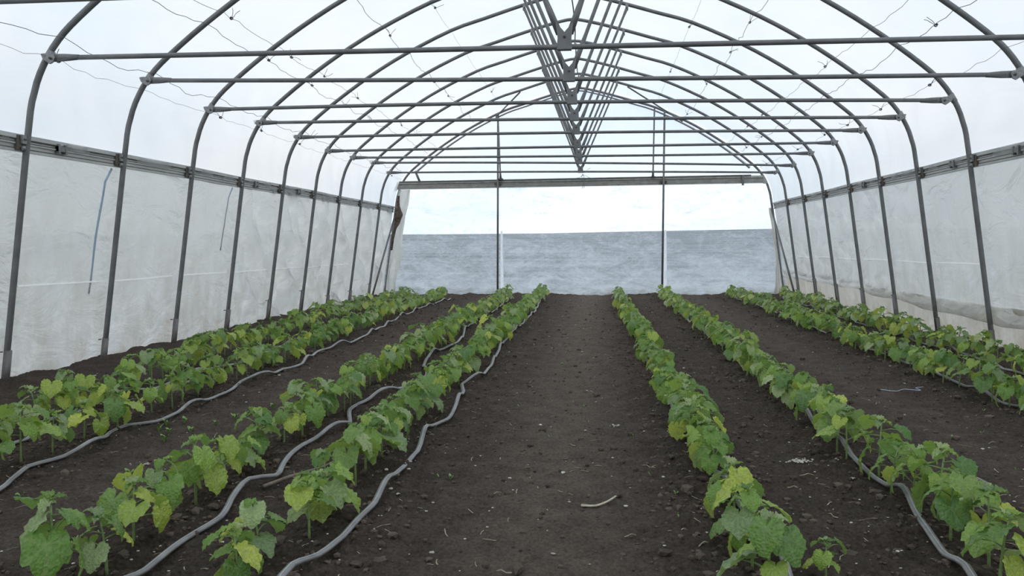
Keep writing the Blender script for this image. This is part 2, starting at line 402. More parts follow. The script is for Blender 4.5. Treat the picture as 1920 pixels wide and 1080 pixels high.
# per-arch survey: tie bar height left / right / middle
TIE = {0: (-4.89, 1.745, 4.05, 1.71, 1.725), 1: (-4.89, 1.71, 4.05, 1.63, 1.67), 2: (-4.85, 1.81, 4.06, 1.64, 1.71), 3: (-4.89, 1.75, 4.03, 1.66, 1.74), 4: (-4.89, 1.81, 4.06, 1.70, 1.77), 5: (-4.88, 1.80, 4.04, 1.74, 1.79),
       6: (-4.86, 1.75, 4.06, 1.74, 1.75), 7: (-4.87, 1.79, 4.06, 1.73, 1.75), 8: (-4.89, 1.84, 4.09, 1.65, 1.77), 9: (-4.92, 1.76, 4.06, 1.64, 1.72)}
where = {0: 'grey arch frame nearest the camera, its tie bar cut by the picture top', 1: 'grey arch frame with the lowest big tie bar, bracket plate at far left', 10: None}
def build_arch(n):
    y = HY(n)
    lab = where.get(n) or 'grey steel arch frame, %s tie bar counted from the camera' % WORD(n+1)
    t = thing('arch_frame', (CX, y, 0), lab, 'greenhouse frame', 'steel arch frames of the tunnel')
    jit = random.uniform(-0.012, 0.012)
    P = [(p.x+jit, 0, p.y+E0) for p in ARC]
    sl = 0.42                                      # top of the foot sleeves
    lo = []
    MB().tube(P, 0.0285, 12).build('hoop_pipe', 'pipe', t)
    for s in (1, -1):                              # foot sleeves, thicker pipe driven in the soil
        zt = E0+random.uniform(-1.02, -0.80) if n != 1 else E0-0.95
        if s == 1 and n >= 5: zt = E0+random.uniform(-0.80, -0.70)
        a = (s*arc_x(zt-E0), 0, zt); b = (s*arc_x(-1.40), 0, E0-1.40)
        b = (s*5.085, 0, E0-1.40)
        fs = MB().tube([a, b], 0.034, 12).build('foot_sleeve', 'pipe', t)
        MB().tube([(a[0]-0.03, -0.03, a[2]-0.01), (a[0]-0.055, -0.05, a[2]-0.01)], 0.007, 6).build('bolt', 'pipe', fs)
    if n > 9: return t
    xl, zl, xr, zr, zm = TIE[n]
    xl -= CX; xr -= CX; zl += E0; zr += E0; zm += E0
    xm = 0.17-0.012*n
    # tie bar with flattened ends
    pts = []; rad = []
    for k in range(17):
        u = k/16; x = xl+0.10+(xr-xl-0.20)*u
        z = zl+(zr-zl)*u + 4*u*(1-u)*(zm-(zl+zr)/2)
        pts.append((x, -0.045, z)); rad.append(0.0225)
    tb = MB().tube(pts, rad, 12).build('tie_bar', 'pipe', t)
    for (x, z, s) in ((xl, zl, 1), (xr, zr, -1)):
        # crimped end: wider and flat
        m = MB(); m.tube([(x+s*0.03, -0.045, z), (x+s*0.14, -0.045, z), (x+s*0.28, -0.045, z)], [0.036, 0.034, 0.0232], 12, up=Vector((0, 1, 0)))
        c = m.build('crimped_end', 'pipe', tb)
        for v in c.data.vertices:                      # squash towards the plate
            d = abs(v.co.x-x); f = 0.25+0.75*min(1, max(0, (d-0.06)/0.2)); v.co.y = -0.045+(v.co.y+0.045)*f
        # bracket plate, hexagonal, with bolt
        hx = [(x+s*0.062, -0.075, z-0.002), (x+s*0.045, -0.075, z-0.045), (x+s*0.012, -0.075, z-0.060), (x-s*0.055, -0.075, z-0.015), (x-s*0.075, -0.075, z+0.035), (x-s*0.02, -0.075, z+0.038), (x+s*0.045, -0.075, z+0.034)]
        br = sharp(MB().prism(hx, (0, 0.014, 0)).build('bracket_plate', 'zinc', t, False))
        MB().tube([(x+s*0.025, -0.092, z-0.01), (x+s*0.025, -0.070, z-0.01)], 0.012, 6).build('bolt', 'groove', br)
        # clamp ring round the hoop
        za = z-E0+0.03; xa = arc_x(za); dz = 0.045
        a = Vector((math.copysign(arc_x(za-dz), x), 0, za-dz+E0)); b = Vector((math.copysign(arc_x(za+dz), x), 0, za+dz+E0))
        MB().tube([a, b], 0.034, 12).build('clamp_ring', 'zinc', t)
    # centre gusset and the two struts of the V
    up = 0.20
    gp_ = [(xm-0.065, -0.078, zm-0.025), (xm+0.065, -0.078, zm-0.025), (xm+0.058, -0.078, zm+0.07), (xm+0.075, -0.078, zm+up), (xm+0.0, -0.078, zm+up-0.085), (xm-0.075, -0.078, zm+up), (xm-0.058, -0.078, zm+0.07)]
    g = MB().prism([gp_[0], gp_[1], gp_[2], gp_[4], gp_[6]], (0, 0.012, 0)); g.prism([gp_[2], gp_[3], gp_[4]], (0, 0.012, 0)); g.prism([gp_[4], gp_[5], gp_[6]], (0, 0.012, 0))
    gs = g.build('gusset_plate', 'pipe', t, False)
    MB().tube([(xm, -0.095, zm+0.075), (xm, -0.07, zm+0.075)], 0.011, 6).build('bolt', 'groove', gs)
    MB().box((xm, -0.045, zm), (0.115, 0.062, 0.056)).build('saddle', 'pipe', t, False)
    for s, xt in ((-1, -0.71), (1, 0.90)):
        zt = arc_z(xt)+E0-0.07
        a = Vector((xm+s*0.045, -0.045, zm+0.11)); b = Vector((xt, -0.045, zt)); d = (b-a)
        m = MB(); m.tube([a, a+d*0.10, a+d*0.18, a+d*0.93, a+d*0.97, b], [0.030, 0.028, 0.0195, 0.0195, 0.024, 0.024], 10)
        m.build('strut', 'pipe', t)
        br = MB().box((xt, -0.04, zt+0.02), (0.045, 0.05, 0.10)).build('strut_bracket', 'zinc', t, False)
        MB().tube([(xt, -0.078, zt), (xt, -0.06, zt)], 0.009, 6).build('bolt', 'groove', br)
    return t
for n in range(0, 10): build_arch(n)

# ------------------------------------------------------------------ end frame (last arch, beam, posts, braces)
def rail_section(m_alu, m_groove, a, b, up, out, h, parent):
    """strip profile: three raised lips with dark grooves between. a,b ends of the centre line"""
    a = Vector(a); b = Vector(b); up = Vector(up).normalized(); out = Vector(out).normalized()
    m = MB(); P = []
    lips = [(-0.5, 0.0), (-0.5, 0.022), (-0.36, 0.022), (-0.33, 0.010), (-0.10, 0.010), (-0.08, 0.026), (0.0, 0.026), (0.03, 0.008), (0.22, 0.008), (0.25, 0.024), (0.5, 0.022), (0.5, 0.0)]
    for (u, o) in lips: P.append(a+up*u*h+out*o)
    m.prism(P, b-a); r = m.build('rail_profile', m_alu, parent, False)
    g = MB()
    for u in (-0.345, 0.015, 0.235):
        w = 0.018*h/0.15
        c = [a+up*(u*h-w/2)+out*0.009, a+up*(u*h+w/2)+out*0.009, a+up*(u*h+w/2)+out*0.0165, a+up*(u*h-w/2)+out*0.0165]
        g = MB().prism(c, b-a); g.build('rail_groove', m_groove, parent, False)
    return r
def build_end():
    t = thing('end_frame', (CX, YEND, 0), 'grey steel end frame of the far gable with posts, beam and braces', 'greenhouse frame')
    P = [(p.x, 0, p.y+E0-0.04) for p in ARC]
    MB().tube(P, 0.0285, 12).build('hoop_pipe', 'pipe', t)
    Q = [(p.x*0.972, -0.12, p.y+E0-0.13) for p in ARC if p.y > 1.95]
    MB().tube(Q, 0.016, 8).build('inner_hoop', 'pipe', t)
    Q = [(p.x*0.985, 0.10, p.y+E0-0.09) for p in ARC if p.y > 1.95]
    MB().tube(Q, 0.016, 8).build('inner_hoop', 'pipe', t)
    bx0, bx1 = -4.68, 4.52
    rail_section('beam', 'groove', (bx0, -0.03, E0+1.555), (bx1, -0.03, E0+1.605), (0, 0, 1), (0, -1, 0), 0.19, t)
    MB().tube([(bx0+0.05, -0.06, E0+1.655), (bx1-0.3, -0.06, E0+1.705)], 0.018, 8).build('beam_pipe', 'pipe', t)
    MB().prism([(bx0, 0.0, E0+1.46), (bx0, 0, E0+1.65), (bx0-0.10, 0, E0+1.42)], (0, -0.03, 0)).build('beam_end_plate', 'beam', t, False)
    MB().prism([(bx1, 0.0, E0+1.50), (bx1, 0, E0+1.70), (bx1+0.12, 0, E0+1.50)], (0, -0.03, 0)).build('beam_end_plate', 'beam', t, False)
    for px in (-2.06, 2.09):
        zt = arc_z(px)+E0-0.05
        p = MB().tube([(px-0.02, -0.10, -0.15), (px+0.02, -0.10, zt)], 0.026, 10).build('post', 'pipe', t)
        MB().box((px, -0.08, E0+1.57), (0.17, 0.05, 0.045)).build('clamp_plate', 'groove', p, False)
        w_ = MB(); w_.add([(px+0.03, 0.09, -0.05), (px+0.125, 0.09, -0.05), (px+0.095, 0.09, 1.65), (px+0.045, 0.09, 1.65)], [(0, 1, 2, 3)]); w_.build('white_strip', 'strip', p, False)
    for (xb, xt) in ((-1.98, -2.04), (1.83, 1.86)):
        zt = arc_z(xt)+E0-0.10
        p = MB().tube([(xb, -0.14, E0+1.70), (xb+(xt-xb)*0.12, -0.14, E0+1.86), (xt, -0.14, zt)], [0.032, 0.020, 0.020], 8).build('gable_strut', 'pipe', t)
        MB().box((xb, -0.13, E0+1.69), (0.12, 0.07, 0.03)).build('foot_plate', 'groove', p, False)
    # short slanted strut and hanging bracket on the beam ends
    MB().tube([(-4.20, -0.05, E0+1.93), (-4.09, -0.05, E0+1.67)], 0.030, 8).build('corner_strut', 'pipe', t)
    MB().box((4.02, -0.09, E0+1.58), (0.05, 0.04, 0.24)).build('hanging_bracket', 'pipe', t, False)
    # braces from the last full arch
    for s, x0, x1 in ((-1, -1.35, -2.10), (1, 1.15, 2.55)):
        MB().tube([(x0, -SP, arc_z(x0)+E0-0.04), (x1, -0.03, arc_z(x1)+E0-0.10)], 0.018, 8).build('roof_brace', 'pipe', t)
    for s in (-1, 1):
        MB().tube([(s*4.72, -0.03, E0+0.90), (s*5.00, -SP+0.07, 0.02)], 0.024, 8).build('side_brace', 'pipe', t)
    # wire tangle round the tip of the V
    for k in range(6):
        a = random.uniform(0, 6.3); p = [Vector((0.09, -0.14, E0+1.78))]
        for j in range(6):
            a += random.uniform(-0.9, 0.9); p.append(p[-1]+Vector((math.cos(a)*0.055, random.uniform(-.01, .01), math.sin(a)*0.05-0.012)))
        MB().tube(p, 0.004, 5).build('loose_wire', 'wire', t)
build_end()

# ------------------------------------------------------------------ side clip rails
def build_rail(s):
    side = 'left' if s < 0 else 'right'
    t = thing('clip_rail', (CX+s*4.75, 0, 0), 'grey aluminium film clipping rail running along the %s wall' % side, 'rail')
    for n in range(-1, 11):
        y0, y1 = HY(n-1), HY(n)
        if n == 10: y1 = YEND-0.02
        # one strip per bay, alike pieces
        z0 = E0+0.955+0.006*math.sin(n*2.1); z1 = E0+0.955+0.006*math.sin((n+1)*2.1)
        r = rail_section('alu', 'groove', (s*0.045, y0+0.004, z0), (s*0.045, y1-0.004, z1), (-s*0.175, 0, 0.98), (-s, 0, 0.17), 0.155, t)
        r.name = 'rail_profile'
        if n in (2, 5, 6) and s < 0 or n in (4, 6, 3) and s > 0:
            f = 0.32 if n != 6 else 0.5
            yy = y0+SP*f
            c = MB().box((s*0.012, yy, z0+0.01), (0.03, 0.13, 0.05)).box((s*0.012, yy-0.05, z0+0.01), (0.036, 0.03, 0.09)).box((s*0.012, yy+0.05, z0+0.01), (0.036, 0.03, 0.09))
            c.build('splice_clamp', 'pipe', t, False)
    for n in range(0, 10):
        y = HY(n)
        p = MB().box((-s*0.005, y-0.06, E0+0.985), (0.02, 0.055, 0.08)).build('hoop_clamp', 'zinc', t, False)
        MB().tube([(-s*0.03, y-0.06, E0+0.985), (-s*0.0, y-0.06, E0+0.985)], 0.011, 6).build('bolt', 'groove', p)
        MB().tube([(s*0.0, y-0.075, E0+0.905), (-s*0.025, y-0.075, E0+0.905)], 0.020, 8).build('rail_stud', 'zinc', t)
        MB().box((s*0.02, y-0.06, E0+0.955), (0.02, 0.14, 0.135)).build('backing_plate', 'groove', t, False)
build_rail(-1); build_rail(1)

# ------------------------------------------------------------------ plastic film
Y0 = -3.7
def grid_obj(name, fn, us, vs, mat, kind='structure', parent=None):
    V = []; F = []
    for v in vs:
        for u in us: V.append(fn(u, v))
    n = len(us)
    for j in range(len(vs)-1):
        for i in range(n-1): a = j*n+i; F.append((a, a+1, a+n+1, a+n))
    o = mesh_obj(name, V, F, MAT[mat], parent)
    if kind and not parent: tag(o, kind=kind)
    return o
ys = list(np.arange(Y0, 5.0, 0.15)) + list(np.arange(5.0, YEND+0.001, 0.05)) + [YEND+0.02]
roofP = [p for p in ARC if p.y > 0.90]
def normal_at(i):
    a = roofP[max(0, i-1)]; b = roofP[min(len(roofP)-1, i+1)]; d = (b-a).normalized(); return Vector((d.y, -d.x))
def bay(y): # 0 at a hoop, 1 in mid-bay
    u = ((y-HY(0))/SP) % 1.0; return math.sin(math.pi*u)
def roof_fn(i, y):
    p = roofP[i]; nrm = normal_at(i); 
    w = noise.noise(Vector((i*0.16, y*0.8, 3.1)))*0.03*bay(y)
    side = abs(p.x)/4.7
    if side > 0.85: w += 0.02*bay(y)*math.sin(y*9+p.y*6+noise.noise(Vector((y, p.y, 0)))*5)
    q = p + nrm*(0.046 - 0.028*bay(y)+w)
    return (CX+q.x, y, q.y+E0)
grid_obj('ceiling', roof_fn, list(range(len(roofP))), ys, 'roof')

def hem_z(y):
    nh = (y-HY(0))/SP
    return E0-0.93+0.14*max(0, min(1, (nh-3.5)/3)) + 0.02*math.sin(y*3.1)
def side_fn_factory(s):
    def fn(z, y):
        x = arc_x(z-E0)+0.055 - 0.0*bay(y)
        nh = (y-HY(0))/SP
        b = bay(y)
        w = 0.035*noise.noise(Vector((y*0.7, z*0.9, 5+s)))*b
        if s < 0:
            k = max(0, min(1, (nh-3.6)/1.4))           # crumpled far bays
            fold = math.sin((z*5.0+y*6.0)+3*noise.noise(Vector((y*1.1, z*1.2, 1))))
            w += k*b*(0.060*fold+0.13*noise.noise(Vector((y*4.4+z*2.4, z*2.4-y, 9)))+0.10*(1-abs(noise.noise(Vector((y*2.2+z*1.1, z*0.8-y*0.5, 12))))*4)*max(0, 1-abs(z-1.0)/1.4))
            low = max(0, 1-z/0.9)
            w += (1-k)*b*low*0.03*math.sin(y*5.5-z*7+2*noise.noise(Vector((y, z, 3))))
        else:
            k = max(0, min(1, (nh-4.2)/1.2))
            fold = math.sin((z*6.5-y*3.2)+3*noise.noise(Vector((y*0.9, z*1.2, 1))))
            w += k*b*(0.065*fold+0.10*noise.noise(Vector((y*3.0, z*2.0, 9))))
            w += (1-k)*b*0.015*math.sin((z*3+y*4.2)+2*noise.noise(Vector((y*0.8, z*0.9, 1))))
            zf = hem_z(y)
            w = abs(w)*0.8-0.10*math.exp(-((z-zf-0.05)/0.06)**2)-0.035*math.exp(-max(0, z-zf-0.05)/0.25)
            return (CX+s*max(x+w, arc_x(z-E0)+0.034-0.09*b), y, z)
        x2 = x+w*1.0
        x2 = max(x2, arc_x(z-E0)+0.03-0.13*b)
        return (CX+s*x2, y, z)
    return fn
zsL = list(np.linspace(-0.10, E0+0.93, 62))
grid_obj('wall_left', side_fn_factory(-1), zsL, ys, 'side')
wl = bpy.data.objects['wall_left']
# right wall: curtain with a soiled skirt under the fold
fr = side_fn_factory(1)
def curtain(v, y):
    zf = hem_z(y)
    if v < 0: return (CX+arc_x(zf-E0)+0.035+0.02*v, y, zf+0.012*(-v))     # turned-under edge
    return fr(zf+(E0+0.93-zf)*v**1.35, y)
grid_obj('wall_right', curtain, [-1.0, 0.0]+list(np.linspace(0.012, 1, 56)), ys, 'side')
wr = bpy.data.objects['wall_right']
def skirt(z, y):
    b = bay(y); x = arc_x(z-E0)+0.060+0.012*b*math.sin(y*7+z*5)+0.03*noise.noise(Vector((y*0.9, z*2, 7)))*b
    return (CX+x, y, z)
grid_obj('wall_skirt', skirt, list(np.linspace(-0.10, 0.545, 18)), ys, 'skirt', parent=wr)
# welded seams, one bright line in each bay
def seam(s, zc, n0, n1, parent, r=0.007):
    fn = side_fn_factory(s)
    for n in range(n0, n1):
        pts = []
        for k in range(13):
            y = HY(n)+0.10+(SP-0.22)*k/12; z = E0+zc-0.004*n+0.006*math.sin(y*2.0)
            p = fn(z, y); pts.append((p[0]-s*0.008, p[1], p[2]))
        m = MB()
        for a, b in zip(pts[:-1], pts[1:]):
            a = Vector(a); b = Vector(b); o1 = Vector((-s*0.010, 0, -0.015)); o2 = Vector((s*0.010, 0, -0.017))
            m.prism([a, a+o1, a+o2], b-a)
        m.build('film_seam', 'seam', parent, False)
seam(-1, -0.35, 0, 8, wl)
seam(1, -0.23, 3, 9, wr, 0.009)
# end wall: upper gable and the lower sheet
def end_fn(zlo, zhi):
    def fn(u, v):
        # v 0..1 height share, u -1..1 width share
        z = zlo+(zhi-zlo)*v
        xw = arc_x(z-E0) if z-E0 < 3.9 else 0.5
        x = u*(xw+0.02)
        yy = YEND+0.045+0.012*noise.noise(Vector((x*1.3, z*1.6, 2)))
        return (CX+x, yy, z)
    return fn
eb = grid_obj('wall_back', end_fn(-0.12, E0+1.58), list(np.linspace(-1, 1, 90)), list(np.linspace(0, 1, 40)), 'end')
def crease(name, pts, r, lab=None):
    MB().tube([(x, YEND+0.085, z) for x, z in pts], r*1.3, 6, 0.4).build(name, 'strip', eb)
crease('film_crease', [(-2.33, 0.50), (-1.6, 0.85), (-0.98, 1.15)], 0.006)
crease('film_crease', [(-2.36, 1.25), (-2.33, 0.80), (-2.28, 0.45)], 0.010)
crease('film_tear', [(-4.05, 1.12), (-3.98, 0.98), (-3.94, 0.90)], 0.013)
crease('film_tear', [(-2.80, 0.78), (-2.72, 0.68)], 0.012)
crease('film_tear', [(-1.17, 0.38), (-1.08, 0.44), (-0.98, 0.42), (-0.93, 0.34)], 0.010)
crease('film_crease', [(-0.95, 1.02), (-0.75, 1.0), (-0.52, 0.96)], 0.007)
def gable_fn(u, v):
    x = u*4.62; zt = arc_z(x)+E0+0.01; z0 = E0+1.58
    z = z0+(max(zt, z0+0.001)-z0)*v
    return (CX+x, YEND+0.05+0.01*noise.noise(Vector((x, z, 4))), z)
grid_obj('gable_sheet', gable_fn, list(np.linspace(-1, 1, 80)), list(np.linspace(0, 1, 14)), 'gable', parent=eb)
# unseen front wall, added behind the viewer to keep the light inside plausible
def front_fn(u, v):
    z = -0.1+v*(E0+3.9+0.1); xw = arc_x(min(z-E0, 3.98)) if z-E0 < 3.93 else 0.3
    return (CX+u*xw, Y0+0.0, z)
grid_obj('wall_front_unseen', front_fn, list(np.linspace(-1, 1, 12)), list(np.linspace(0, 1, 30)), 'gable')

# crumpled film strips in the two far corners
def corner_flap(s):
    side = 'left' if s < 0 else 'right'
    def fn(u, z):
        xc = arc_x(z-E0)-0.02
        w = 0.34 if s < 0 else 0.10+0.20*max(0, 1-z/0.9)
        x = xc-u*w*(0.9+0.25*noise.noise(Vector((0, z*1.5, 2))))
        y = YEND-0.02-0.09*abs(math.sin(u*7+noise.noise(Vector((u*2, z*1.4, s)))*3))*(0.35+0.65*u)-0.03*u
        return (CX+s*x, y, z)
    top = E0+1.45 if s < 0 else E0+0.9
    o = grid_obj('corner_flap', fn, list(np.linspace(0, 1, 18)), list(np.linspace(0.0, top, 50)), 'flap', kind=None)
    tag(o, 'crumpled whitish film strip hanging in the far %s corner' % side, 'plastic film')
    if s < 0:
        def st(u, z):
            x = arc_x(z-E0)-0.05-u*(0.05+0.17*math.exp(-((z-E0-0.75)/0.28)**2)*(0.8+0.5*noise.noise(Vector((u*3, z*5, 1)))))
            return (CX+s*x, YEND-0.135-0.01*math.sin(u*9+z*6), z)
        m = grid_obj('mould_stain', st, list(np.linspace(0, 1, 8)), list(np.linspace(E0-0.10, E0+1.30, 30)), 'rot', kind=None, parent=o)
        m.modifiers.new('s', 'SOLIDIFY').thickness = 0.004
corner_flap(-1); corner_flap(1)

# ------------------------------------------------------------------ blue straps outside the left film, seen through it
for k, (n, f) in enumerate(((1, 0.86), (3, 0.80))):
    y = HY(n)+SP*f; pts = []
    for j in range(10 if k == 0 else 7):
        z = E0+0.86-j*0.15
        pts.append((CX-(arc_x(z-E0)+0.056), y-0.012*j+0.010*math.sin(j)+ (0.09 if j == 0 else 0), z))
    o = MB().tube(pts, 0.017, 8, 0.35, up=Vector((1, 0, 0))).build('hold_down_strap', 'blue')
    tag(o, 'faint blue strap behind the left film, %s from the camera' % WORD(k+1), 'strap', 'straps behind the left film')
# hanging white tube end by the second arch
# ------------------------------------------------------------------ wires along the roof
def build_wire(k, xo, sag, jag, lab, r=0.0032, knots=True):
    rnd = random.Random(100+k); pts = []
    t = thing('roof_wire', (CX, 0, 0), lab, 'wire', 'wires along the roof')
    prev = 0
    for n in range(-1, 10):
        y0 = HY(n)
        za = arc_z(xo)+E0-0.035
        segs = 9
        ph = rnd.uniform(0, 6)
        for j in range(segs):
            u = j/segs
            x = xo + (jag*rnd.uniform(-1, 1) if j else 0)
            z = arc_z(x)+E0-0.035 - sag*math.sin(math.pi*u)*(1+0.3*math.sin(ph)) + (jag*0.5*rnd.uniform(-1, 1) if j else 0)
            pts.append((x, y0+SP*u, z))
    MB().tube(pts, r, 5).build('strand', 'wire', t)
    if knots:
        for n in range(1, 10):
            if rnd.random() < 0.5:
                u = rnd.uniform(0.05, 0.3); y = HY(n)+SP*u; z = arc_z(xo)+E0-0.035-sag*math.sin(math.pi*u)
                c = Vector((xo, y, z)); m = MB(); 
                p = []
                for q in range(16):
                    a = q*1.1; p.append(c+Vector((math.cos(a)*0.014+rnd.uniform(-.004, .004), (q-8)*0.002, math.sin(a)*0.014)))
                m.tube(p, 0.005, 5); m.build('knot', 'wire', t)
                for e in range(2):
                    a = rnd.uniform(0.3, 2.8); q = [c]
                    for j in range(4): a += rnd.uniform(-.5, .5); q.append(q[-1]+Vector((math.cos(a)*0.035, 0.0, math.sin(a)*0.03)))
                    MB().tube(q, 0.003, 5).build('wire_end', 'wire', t)
wl_ = [(-4.50, .03, .010, 'thin wire lowest on the left curve of the roof', .0018), (-4.36, .07, .014, 'kinked wire just above the left bracket plates', .003), (-3.74, .07, .016, 'kinked wire, third up the left side of the roof', .0032),
       (-3.56, .05, .014, 'kinked wire, fourth up the left side of the roof', .0026), (-2.57, .09, .014, 'knotted wire halfway up the left side of the roof', .0034), (-1.88, .03, .004, 'thin straight wire nearest the ridge on the left', .0018),
       (1.88, .03, .005, 'thin straight wire nearest the ridge on the right', .002), (2.55, .09, .016, 'curly knotted wire halfway down the right of the roof', .0034), (3.60, .04, .010, 'wire third down from the ridge on the right', .0026),
       (3.90, .05, .016, 'kinked wire fourth down from the ridge on the right', .0034), (4.36, .05, .010, 'thin wire lowest on the right curve of the roof', .0022)]
for k, (xo, sag, jag, lab, r) in enumerate(wl_): build_wire(k, xo, sag, jag, lab, r)
# ridge cable
pts = []
for n in range(-1, 10):
    for j in range(8):
        u = j/8; pts.append((CX+0.03+0.02*math.sin(n*1.3+u*3), HY(n)+SP*u, E0+3.93-0.10*math.sin(math.pi*u)*(1 if n % 2 == 0 else 0.4)))
o = MB().tube(pts, 0.011, 8).build('ridge_cable', 'pipe'); tag(o, 'grey cable hanging slack along the ridge of the roof', 'cable')

# ------------------------------------------------------------------ leaves and plants
def leaf_mesh(name, mat, seed, size=0.1, crumple=1.0, narrow=1.0):
    rnd = random.Random(seed)
    key = [(0, 1.04), (12, 0.92), (28, 0.82), (46, 0.82), (56, 0.83), (75, 0.74), (95, 0.71), (112, 0.73), (135, 0.69), (155, 0.62), (170, 0.42), (180, 0.14)]
    key = [(a, r*(1+rnd.uniform(-.06, .06))) for a, r in key]
    def R(a):
        a = abs(a)
        for (a0, r0), (a1, r1) in zip(key[:-1], key[1:]):
            if a0 <= a <= a1: t = (a-a0)/(a1-a0); return r0+(r1-r0)*t
        return key[-1][1]
    N = 36; rings = [0.28, 0.58, 0.84, 1.0]
    veins = [0, 55, -55, 110, -110]
    V = [(0, 0, 0)]; C = [1.0]
    droop = rnd.uniform(0.25, 0.75); fold = rnd.uniform(0.05, 0.45); side = rnd.uniform(-0.3, 0.3)
    for ri, fr_ in enumerate(rings):
        for k in range(N):
            a = -180+360*(k)/N; rr = R(a)*fr_
            if fr_ == 1.0: rr *= 1+(0.045 if k % 2 else -0.03)
            x = math.sin(math.radians(a))*rr*0.92*narrow; y = math.cos(math.radians(a))*rr
            d = min(abs((a-v+180) % 360-180) for v in veins)
            vn = max(0, 1-d/9.0)
            z = fold*abs(x)*0.9 - droop*max(0, y)**2*0.8 - 0.25*x*x + side*x*y
            z += (1-vn)*0.085*math.sin(min(1, d/27)*math.pi)*crumple*fr_ + 0.10*crumple*noise.noise(Vector((x*2.4+seed, y*2.4, seed*1.7)))
            if fr_ == 1.0: z -= 0.05*crumple*(1 if k % 4 == 0 else 0.2)
            V.append((x*size, y*size, z*size)); C.append(vn*(1 if fr_ < 0.9 else 0.5))
    F = []
    for k in range(N): F.append((0, 1+k, 1+(k+1) % N))
    for r in range(len(rings)-1):
        for k in range(N):
            a = 1+r*N+k; b = 1+r*N+(k+1) % N; F.append((a, a+N, b+N, b))
    F = [tuple(reversed(f)) for f in F]
    me = bpy.data.meshes.new(name); me.from_pydata(V, [], F); me.polygons.foreach_set('use_smooth', [True]*len(F))
    ca = me.color_attributes.new('vein', 'FLOAT_COLOR', 'POINT'); ca.data.foreach_set('color', [x for c in C for x in (c, c, c, 1)])
    me.materials.append(MAT[mat]); me.update(); return me
LEAF = {}
for mi in 'ABCD':
    LEAF[mi] = [leaf_mesh('leaf', 'leaf'+mi, 10+i*3+ord(mi), 1.0, 1.0+0.3*(i % 2), 1.0 if i else 1.12) for i in range(4)]
CROWN = [leaf_mesh('leaf', m, 90+i, 1.0, 2.6, 0.8) for i, m in enumerate(('leafA', 'leafB', 'leafD'))]

def plan_plant(seed, vigour=1.0, yellow=0.10):
    """where the stem, petioles and blades of one seedling go"""
    rnd = random.Random(seed)
    H = rnd.uniform(0.20, 0.285)*vigour; lean = Vector((rnd.uniform(-.10, .10), rnd.uniform(-.10, .10), 1))
    def at(t): return Vector((lean.x*H*t*t, lean.y*H*t*t, H*t))
    stem = [at(t) for t in (0, .25, .5, .75, 1)]; stem[0] = stem[0]-Vector((0, 0, 0.04))
    leaves = []; pets = []
    n = rnd.randint(6, 8); az = rnd.uniform(0, 6.28)
    for i in range(n):
        t = 0.42+0.56*i/(n-1); az += 2.4+rnd.uniform(-.5, .5)
        b = at(t); L = (0.05+0.065*rnd.random())*vigour*(1.15-0.45*t); d = Vector((math.cos(az), math.sin(az), 0))
        rise = rnd.uniform(0.05, 0.5)
        p1 = b+d*L*0.5+Vector((0, 0, L*rise*0.8)); p2 = b+d*L+Vector((0, 0, L*rise*0.75))
        pets.append([b, p1, p2])
        sz = (0.062+0.042*rnd.random())*vigour*(1.16-0.36*t)
        tilt = rnd.uniform(0.2, 0.95)+(0.45 if i < 2 and rnd.random() < .6 else 0)      # how far the blade hangs down
        m = 'C' if rnd.random() < yellow*(2.0 if i < 2 else 0.8) else rnd.choice('AAABBD')
        leaves.append((p2, az+rnd.uniform(-.6, .6), tilt, sz, LEAF[m][rnd.randrange(4)], rnd.uniform(-.35, .35)))
    for i in range(3):                                                      # young leaves round the growing tip
        az += 2.1+rnd.uniform(-.3, .3); b = at(1.0)
        d = Vector((math.cos(az), math.sin(az), 0)); p2 = b+d*0.016+Vector((0, 0, 0.012+0.01*i))
        leaves.append((p2, az, rnd.uniform(-0.45, 0.35), (0.030+0.018*rnd.random())*vigour, CROWN[rnd.randrange(3)], 0))
    return stem, pets, leaves, H
def leaf_matrix(l):
    p, az, tilt, sz, me, roll = l
    return Matrix.Translation(p) @ Matrix.Rotation(az-math.pi/2, 4, 'Z') @ Matrix.Rotation(-tilt, 4, 'X') @ Matrix.Rotation(roll, 4, 'Y') @ Matrix.Scale(sz, 4)
NPROTO = 22
PROTO = []
for k in range(NPROTO):
    st, pe, le, H = plan_plant(500+k, random.uniform(0.92, 1.15), 0.05 if k % 4 else 0.30)
    m = MB().tube(st, [0.0065, 0.006, 0.0052, 0.0045, 0.0035], 7)
    for p in pe: m.tube(p, [0.0035, 0.003, 0.0026], 5)
    so = m.build('stem', 'stem'); me = so.data; bpy.data.objects.remove(so)
    yel = sum(1 for l in le if l[4] in LEAF['C'])
    PROTO.append((me, [(leaf_matrix(l), l[4]) for l in le], H, yel))

